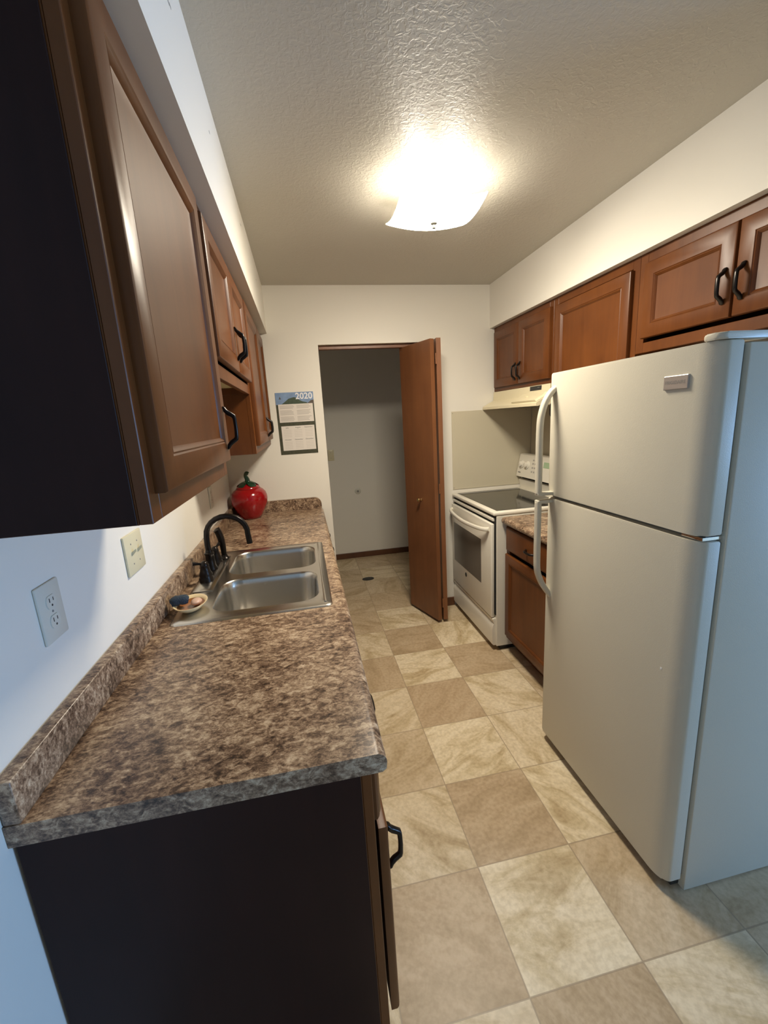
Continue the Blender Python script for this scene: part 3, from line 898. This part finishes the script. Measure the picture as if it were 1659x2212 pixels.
# ------------------------------------------------------------------ calendar
ca = thing('wall_calendar', (-.028, YB, 1.525), 'hanging paper calendar for 2020 with a mountain picture on the end wall', 'calendar')
def yq(d): return YB - .002 - d
def flat(poly, d, mat, name, par, t=.0004):
    bm = bmesh.new()
    loft(bm, [[Vector((x, yq(d), z)) for x, z in poly], [Vector((x, yq(d + t), z)) for x, z in poly]])
    return obj(name, bm, mat, par)
CX0, CX1, CZ0, CZ1 = -.160, .098, 1.312, 1.733
CW = CX1 - CX0
U = lambda u, v: (CX0 + u * CW, CZ1 - v * (CZ1 - CZ0))
rc = lambda u0, u1, v0, v1: [U(u0, v0), U(u1, v0), U(u1, v1), U(u0, v1)]
bm = bmesh.new(); box(bm, CX0, CX1, YB - .0020, YB - .0003, CZ0, CZ1)
bk = obj('backing', bm, 'rock', ca)
pic = flat(rc(0, 1, 0, .19), .0002, 'sky', 'picture', ca)
flat([U(.13, .19), U(.22, .155), U(.34, .100), U(.44, .082), U(.50, .078), U(.55, .090), U(.62, .125), U(.70, .150), U(.80, .165), U(.86, .19)], .0007, 'mountain', 'mountain', pic)
flat([U(.80, .19), U(.86, .168), U(.93, .135), U(1, .130), U(1, .19)], .0006, 'mountain2', 'far_slope', pic)
flat([U(.085, .105), U(.150, .105), U(.118, .060)], .0007, 'darkink', 'emblem', pic)
bm = text_mesh('2020', .058, bold=.0012); place(bm, (1, 0, 0), (0, 0, 1), (*U(.75, .068)[:1], yq(.0012), U(.75, .068)[1]))
bmesh.ops.scale(bm, vec=(1, 1, 1), verts=bm.verts)
obj('year', bm, 'print', pic)
s1 = flat(rc(.055, .965, .185, .475), .0010, 'paper', 'note_sheet', ca)
bm = bmesh.new()
for c0 in (.09, .53):
    for r in range(13):
        if r in (3, 8): continue
        v = .207 + r * .0198
        w = random.uniform(.30, .38)
        a, b = U(c0, v), U(c0 + w, v + .007)
        box(bm, a[0], b[0], yq(.0017), yq(.0014), b[1], a[1])
tag(obj('text_lines', bm, 'ink', s1), kind='stuff')
s2 = flat(rc(.075, .955, .535, .935), .0010, 'paper', 'month_sheet', ca)
for k, mth in enumerate(('July', 'August', 'September', 'October', 'November', 'December')):
    u_, v_ = U(.23 + .285 * (k % 3), .563 + .195 * (k // 3))
    bm = text_mesh(mth, .013); place(bm, (1, 0, 0), (0, 0, 1), (u_, yq(.0017), v_)); obj('month_name', bm, 'darkink', s2)
bm = bmesh.new()
for k in range(6):
    for r in range(5):
        for c in range(7):
            u_, v_ = U(.135 + .285 * (k % 3) + c * .030, .600 + .195 * (k // 3) + r * .026)
            box(bm, u_, u_ + .003, yq(.0017), yq(.0014), v_ - .003, v_)
tag(obj('day_numbers', bm, 'ink', s2), kind='stuff')

# ------------------------------------------------------------------ splash panels beside the stove
pb = thing('splash_panel', (1.42, YB, 1.25), 'cream panel on the end wall beside the stove', 'panel', 'panels around the stove')
obj('sheet', B(1.099, XR - .006, YB - .005, YB, .955, 1.542, .001), 'splash', pb)
for x in (1.107, 1.70):
    for z in (.968, 1.528): obj('screw', lathe(bmesh.new(), (x, YB - .005, z), [(.0032, 0), (.0026, -.0015)], 10, 'Y'), 'grey', pb)
pb2 = thing('splash_panel', (XR, 2.68, 1.25), 'cream panel on the right wall behind the stove controls', 'panel', 'panels around the stove')
obj('sheet', B(XR - .005, XR, 2.30, YB - .006, .955, 1.542, .001), 'splash', pb2)

# ------------------------------------------------------------------ range hood
hd = thing('range_hood', (1.55, 2.68, 1.541), 'almond range hood under the far right wall cabinet', 'range hood')
HY0, HY1 = 2.306, 3.054
hp = [(XR - .008, 1.665), (1.432, 1.665), (1.428, 1.604), (1.415, 1.598), (1.352, 1.566), (1.344, 1.560), (1.344, 1.543), (1.352, 1.541), (1.37, 1.546), (XR - .008, 1.546)]
bm = bmesh.new()
loft(bm, [[Vector((x, y, z)) for x, z in hp] for y in (HY0, HY0 + .001, HY1 - .001, HY1)])
obj('body', bm, 'almond', hd, 30)
bm = bmesh.new()
loft(bm, [[Vector((1.429, y0, 1.608)), Vector((1.429, y1, 1.608)), Vector((1.352, y1, 1.568)), Vector((1.352, y0, 1.568)), ] if k == 0 else
          [Vector((1.426, y0 + .012, 1.622)), Vector((1.426, y1 - .012, 1.622)), Vector((1.347, y1 - .006, 1.577)), Vector((1.347, y0 + .006, 1.577))] for k, (y0, y1) in enumerate(((2.32, 2.62), (2.32, 2.62)))])
obj('console', bm, 'almond', hd)
bm = bmesh.new()
sl_ = Vector((1.39, 0, 1.600))
for yy in (2.50,):
    box(bm, 1.385, 1.400, yy - .012, yy + .012, 1.598, 1.607, .002)
obj('switch', bm, 'almond', hd)
lb = tag(obj('control_label', B(1.4285, 1.4335, 2.398, 2.528, 1.636, 1.662, .0005), 'dark', hd), 'small black label strip')
bm = bmesh.new()
for k in range(3): box(bm, 1.4281, 1.4286, 2.415 + .009 * k, 2.421 + .009 * k, 1.650, 1.653)
obj('lettering', bm, 'grey', lb)

# ------------------------------------------------------------------ stove
RX, RY0, RY1, RZ = 1.088, 2.318, 3.052, 0.931
rg = thing('electric_range', (1.40, 2.685, 0), 'white freestanding electric range with black glass cooktop', 'stove')
bm = bmesh.new()
box(bm, RX + .018, XR - .03, RY0, RY1, .035, RZ - .028, .003)
obj('body', bm, 'range', rg)
obj('toe_base', B(RX + .05, XR - .06, RY0 + .02, RY1 - .02, 0, .036), 'dark', rg)
# cooktop frame with rounded front edge
bm = bmesh.new()
box(bm, RX - .002, XR - .03, RY0 - .001, RY1 + .001, RZ - .026, RZ - .001, .009, 3)
obj('cooktop_frame', bm, 'range', rg, 50)
obj('cooktop_glass', B(RX + .032, 1.612, RY0 + .030, RY1 - .030, RZ - .002, RZ + .0012, .0005), 'rangeglass', rg)
bm = bmesh.new()
box(bm, RX + .003, RX + .02, RY0 + .02, RY1 - .004, RZ - .064, RZ - .042, .006, 3)
obj('vent_strip', bm, 'range', rg, 50)
obj('gap_shade', B(RX + .014, RX + .019, RY0 + .008, RY1 - .004, .25, RZ - .026), 'blackgap', rg)  # added black sheet, paints the shade between cooktop, vent strip and door
DZ0, DZ1 = .232, RZ - .078
od = obj('oven_door', B(RX - .010, RX + .013, RY0 + .020, RY1 - .004, DZ0, DZ1, .006, 3), 'range', rg, 50)
obj('window', B(RX - .0108, RX - .009, 2.492, 3.000, .412, .716, .0006), 'ovenglass', od)
obj('badge', lathe(bmesh.new(), (RX - .0102, 2.762, .372), [(.016, 0), (.014, -.003), (.004, -.004)], 20, 'X'), 'drain', od)
hpts = smooth_path([(RX - .008, RY1 - .022, DZ1 - .040), (RX - .034, RY1 - .055, DZ1 - .044), (RX - .052, RY1 - .17, DZ1 - .050), (RX - .060, 2.69, DZ1 - .054), (RX - .052, RY0 + .20, DZ1 - .050), (RX - .034, RY0 + .085, DZ1 - .044), (RX - .008, RY0 + .052, DZ1 - .040)], 6)
obj('handle', sweep(bmesh.new(), hpts, (.013, .011), 14, (0, 0, 1)), 'range', od, 60)
bm = bmesh.new()
loft(bm, [[Vector((RX + dx, RY0 + .012 + i, z)), Vector((RX + dx, RY1 - .006 - i, z))] + [Vector((RX + .02, RY1 - .006 - i, z)), Vector((RX + .02, RY0 + .012 + i, z))] for dx, i, z in ((.004, .001, .038), (-.006, 0, .046), (-.008, 0, .150), (-.003, 0, .172), (.006, 0, .192), (-.002, 0, .212), (-.004, 0, .222), (.003, .002, .227))])
obj('drawer', bm, 'range', rg, 40)
# backguard
bm = bmesh.new()
bgp_ = [(1.655, RZ - .002), (1.640, RZ + .068), (1.662, RZ + .074), (1.662, RZ + .090), (1.618, RZ + .094), (1.652, RZ + .258), (1.662, RZ + .264), (1.718, RZ + .262), (1.720, RZ - .002)]
loft(bm, [[Vector((x, y, z)) for x, z in bgp_] for y in (RY0 + .003, RY0 + .006, RY1 - .006, RY1 - .003)])
bgd = obj('backguard', bm, 'range', rg, 35)
obj('slot', B(1.655, 1.664, RY0 + .03, RY1 - .03, RZ + .073, RZ + .090), 'blackgap', bgd)  # black fill painted as the shade inside the slot
tl = Vector((1.652 - 1.618, 0, .164)).normalized()      # along the sloped face
nrm = Vector((-tl.z, 0, tl.x))
def face_pt(y, t): return Vector((1.618, y, RZ + .094)) + tl * t
for yy in (2.992, 2.915, 2.462, 2.385):
    bm = lathe(bmesh.new(), (0, 0, 0), [(.030, 0), (.029, .006), (.022, .009), (.020, .022), (.016, .025)], 24)
    q = nrm.to_track_quat('Z', 'Y').to_matrix().to_4x4(); q.translation = face_pt(yy, .095)
    bmesh.ops.transform(bm, matrix=q, verts=bm.verts)
    obj('knob', bm, 'range', bgd, 40)
def face_box(y0, y1, t0, t1, h=.0012):
    bm = bmesh.new()
    a = [face_pt(y0, t0), face_pt(y1, t0), face_pt(y1, t1), face_pt(y0, t1)]
    loft(bm, [[p + nrm * .0002 for p in a], [p + nrm * h for p in a]])
    return bm
obj('display', face_box(2.60, 2.70, .095, .135), 'green_led', bgd)
for yy in (2.83, 2.80, 2.77, 2.74, 2.56, 2.53):
    for tt in (.045, .075, .105, .130):
        obj('button', face_box(yy, yy + .018, tt, tt + .012, .001), 'ink', bgd)
obj('maker_mark', face_box(2.995, 3.030, .028, .036), 'grey', bgd)

# ------------------------------------------------------------------ right counter and base cabinet
XBR = 1.166
base_cab('brown base cabinet with drawer between the stove and the refrigerator', XR, XBR, 1.600, 2.306, .858, PR(XBR),
         [(1.640, 2.292, .695, .842, 1.990)], [(1.640, 2.292, .128, .672, 1.70, .60, 0)], None, s=-1)
cr = thing('countertop', (1.44, 1.95, .859), 'short brown speckled countertop between the stove and the refrigerator', 'countertop')
bm = bmesh.new()
rz, rb, rxf = .898, .859, 1.132
pts = [(1.20, rz)]
for k in range(9):
    a = math.radians(90 + 100 * k / 8); pts.append((rxf + .019 + .019 * math.cos(a), rz - .019 + .019 * math.sin(a)))
pts += [(rxf + .002, rb + .006), (rxf + .010, rb), (XR - .001, rb), (XR - .001, rz)]
loft(bm, [[Vector((x, y, z)) for x, z in pts] for y in (1.595, 2.309)])
obj('top', bm, 'lam', cr, 50)
obj('backsplash', B(XR - .022, XR - .0005, 1.595, 2.309, rz, rz + .09, .004), 'lam', cr)

# ------------------------------------------------------------------ refrigerator
FD, FC, FY0, FY1, FZT = 0.972, 1.046, 0.862, 1.584, 1.655
fg = thing('refrigerator', (1.37, 1.222, 0), 'off white top freezer refrigerator at the right', 'refrigerator')
obj('body', B(FC, 1.735, FY0, FY1, .006, FZT - .008, .004), 'fridge', fg, 40)
obj('toe_grille', B(FC - .03, FC, FY0 + .02, FY1 - .02, .012, .044, .002), 'dark', fg)
for xx in (FC + .06, 1.68):
    for yy in (FY0 + .06, FY1 - .06): obj('foot', lathe(bmesh.new(), (xx, yy, 0), [(.02, 0), (.02, .012)], 12), 'dark', fg)
def fdoor(z0, z1):
    pl = [(FC - .012, FY0 + .006)]
    ry, rx = .060, .030
    for k in range(9):
        a = math.radians(90 * k / 8)
        pl.append((FD + rx - rx * math.sin(a), FY0 + .006 + ry - ry * math.cos(a)))
    ry, rx = .024, .024
    for k in range(9):
        a = math.radians(90 * k / 8)
        pl.append((FD + .004 + rx - rx * math.cos(a), FY1 - .002 - ry + ry * math.sin(a)))
    pl.append((FC - .012, FY1 - .002))
    return prism(bmesh.new(), pl, z0, z1, .006)
SPL = 1.176
zd = obj('freezer_door', fdoor(SPL, FZT), 'fridge', fg, 40)
rd_ = obj('fridge_door', fdoor(.046, SPL - .014), 'fridge', fg, 40)
bm = bmesh.new()
box(bm, FC - .013, FC + .001, FY0 + .014, FY1 - .008, SPL + .008, FZT - .012); box(bm, FC - .013, FC + .001, FY0 + .014, FY1 - .008, .056, SPL - .022)
obj('gasket', bm, 'gasket', fg)
obj('divider', B(FD + .030, FC - .012, FY0 + .020, FY1 - .01, SPL - .0145, SPL + .0005), 'gasket', fg)
HYC = 1.545
def fhandle(ctrl):
    p = smooth_path(ctrl, 6)
    return sweep(bmesh.new(), p, (.016, .011), 14, (0, 1, 0))
HX_ = 0.918
up_p = [(FD + .012, HYC, 1.600), (FD - .012, HYC, 1.580), (FD - .034, HYC, 1.545), (HX_ + .004, HYC, 1.490), (HX_, HYC, 1.42), (HX_, HYC, 1.30), (HX_, HYC, 1.188)]
obj('handle', fhandle(up_p), 'fridge', zd, 60)
obj('handle_foot', B(HX_ - .009, FD + .012, HYC - .015, HYC + .015, 1.178, 1.192, .004), 'fridge', zd, 40)
lo_p = [(HX_, HYC, 1.150), (HX_, HYC, 1.05), (HX_, HYC, .92), (HX_ + .003, HYC, .855), (FD - .034, HYC, .805), (FD - .012, HYC, .768), (FD + .012, HYC, .735)]
obj('handle', fhandle(lo_p), 'fridge', rd_, 60)
obj('handle_foot', B(HX_ - .009, FD + .012, HYC - .015, HYC + .015, 1.146, 1.160, .004), 'fridge', rd_, 40)
nb = tag(obj('nameplate', B(FD - .005, FD + .003, .944, 1.020, 1.551, 1.587, .002), 'silver', zd), 'small silver nameplate')
bm = text_mesh('FRIGIDAIRE', .0125); place(bm, (0, -1, 0), (0, 0, 1), (FD - .0054, .982, 1.569)); obj('lettering', bm, 'grey', nb)
bm = prism(bmesh.new(), [(p.x, p.y) for p in rrect(.968, 1.115, FY0 + .004, FY0 + .060, .018, 0)], FZT + .001, FZT + .017, .005)
obj('hinge_cover', bm, 'fridge', fg, 40)
bm = B(FD + .012, FC, FY0 + .012, FY0 + .075, SPL - .012, SPL - .003, .001)
tag(obj('hinge_plate', bm, 'chrome', fg), 'metal middle hinge')
obj('paint_chip', B(FD - .0006, FD + .001, .946, .951, .752, .758), 'print', rd_)
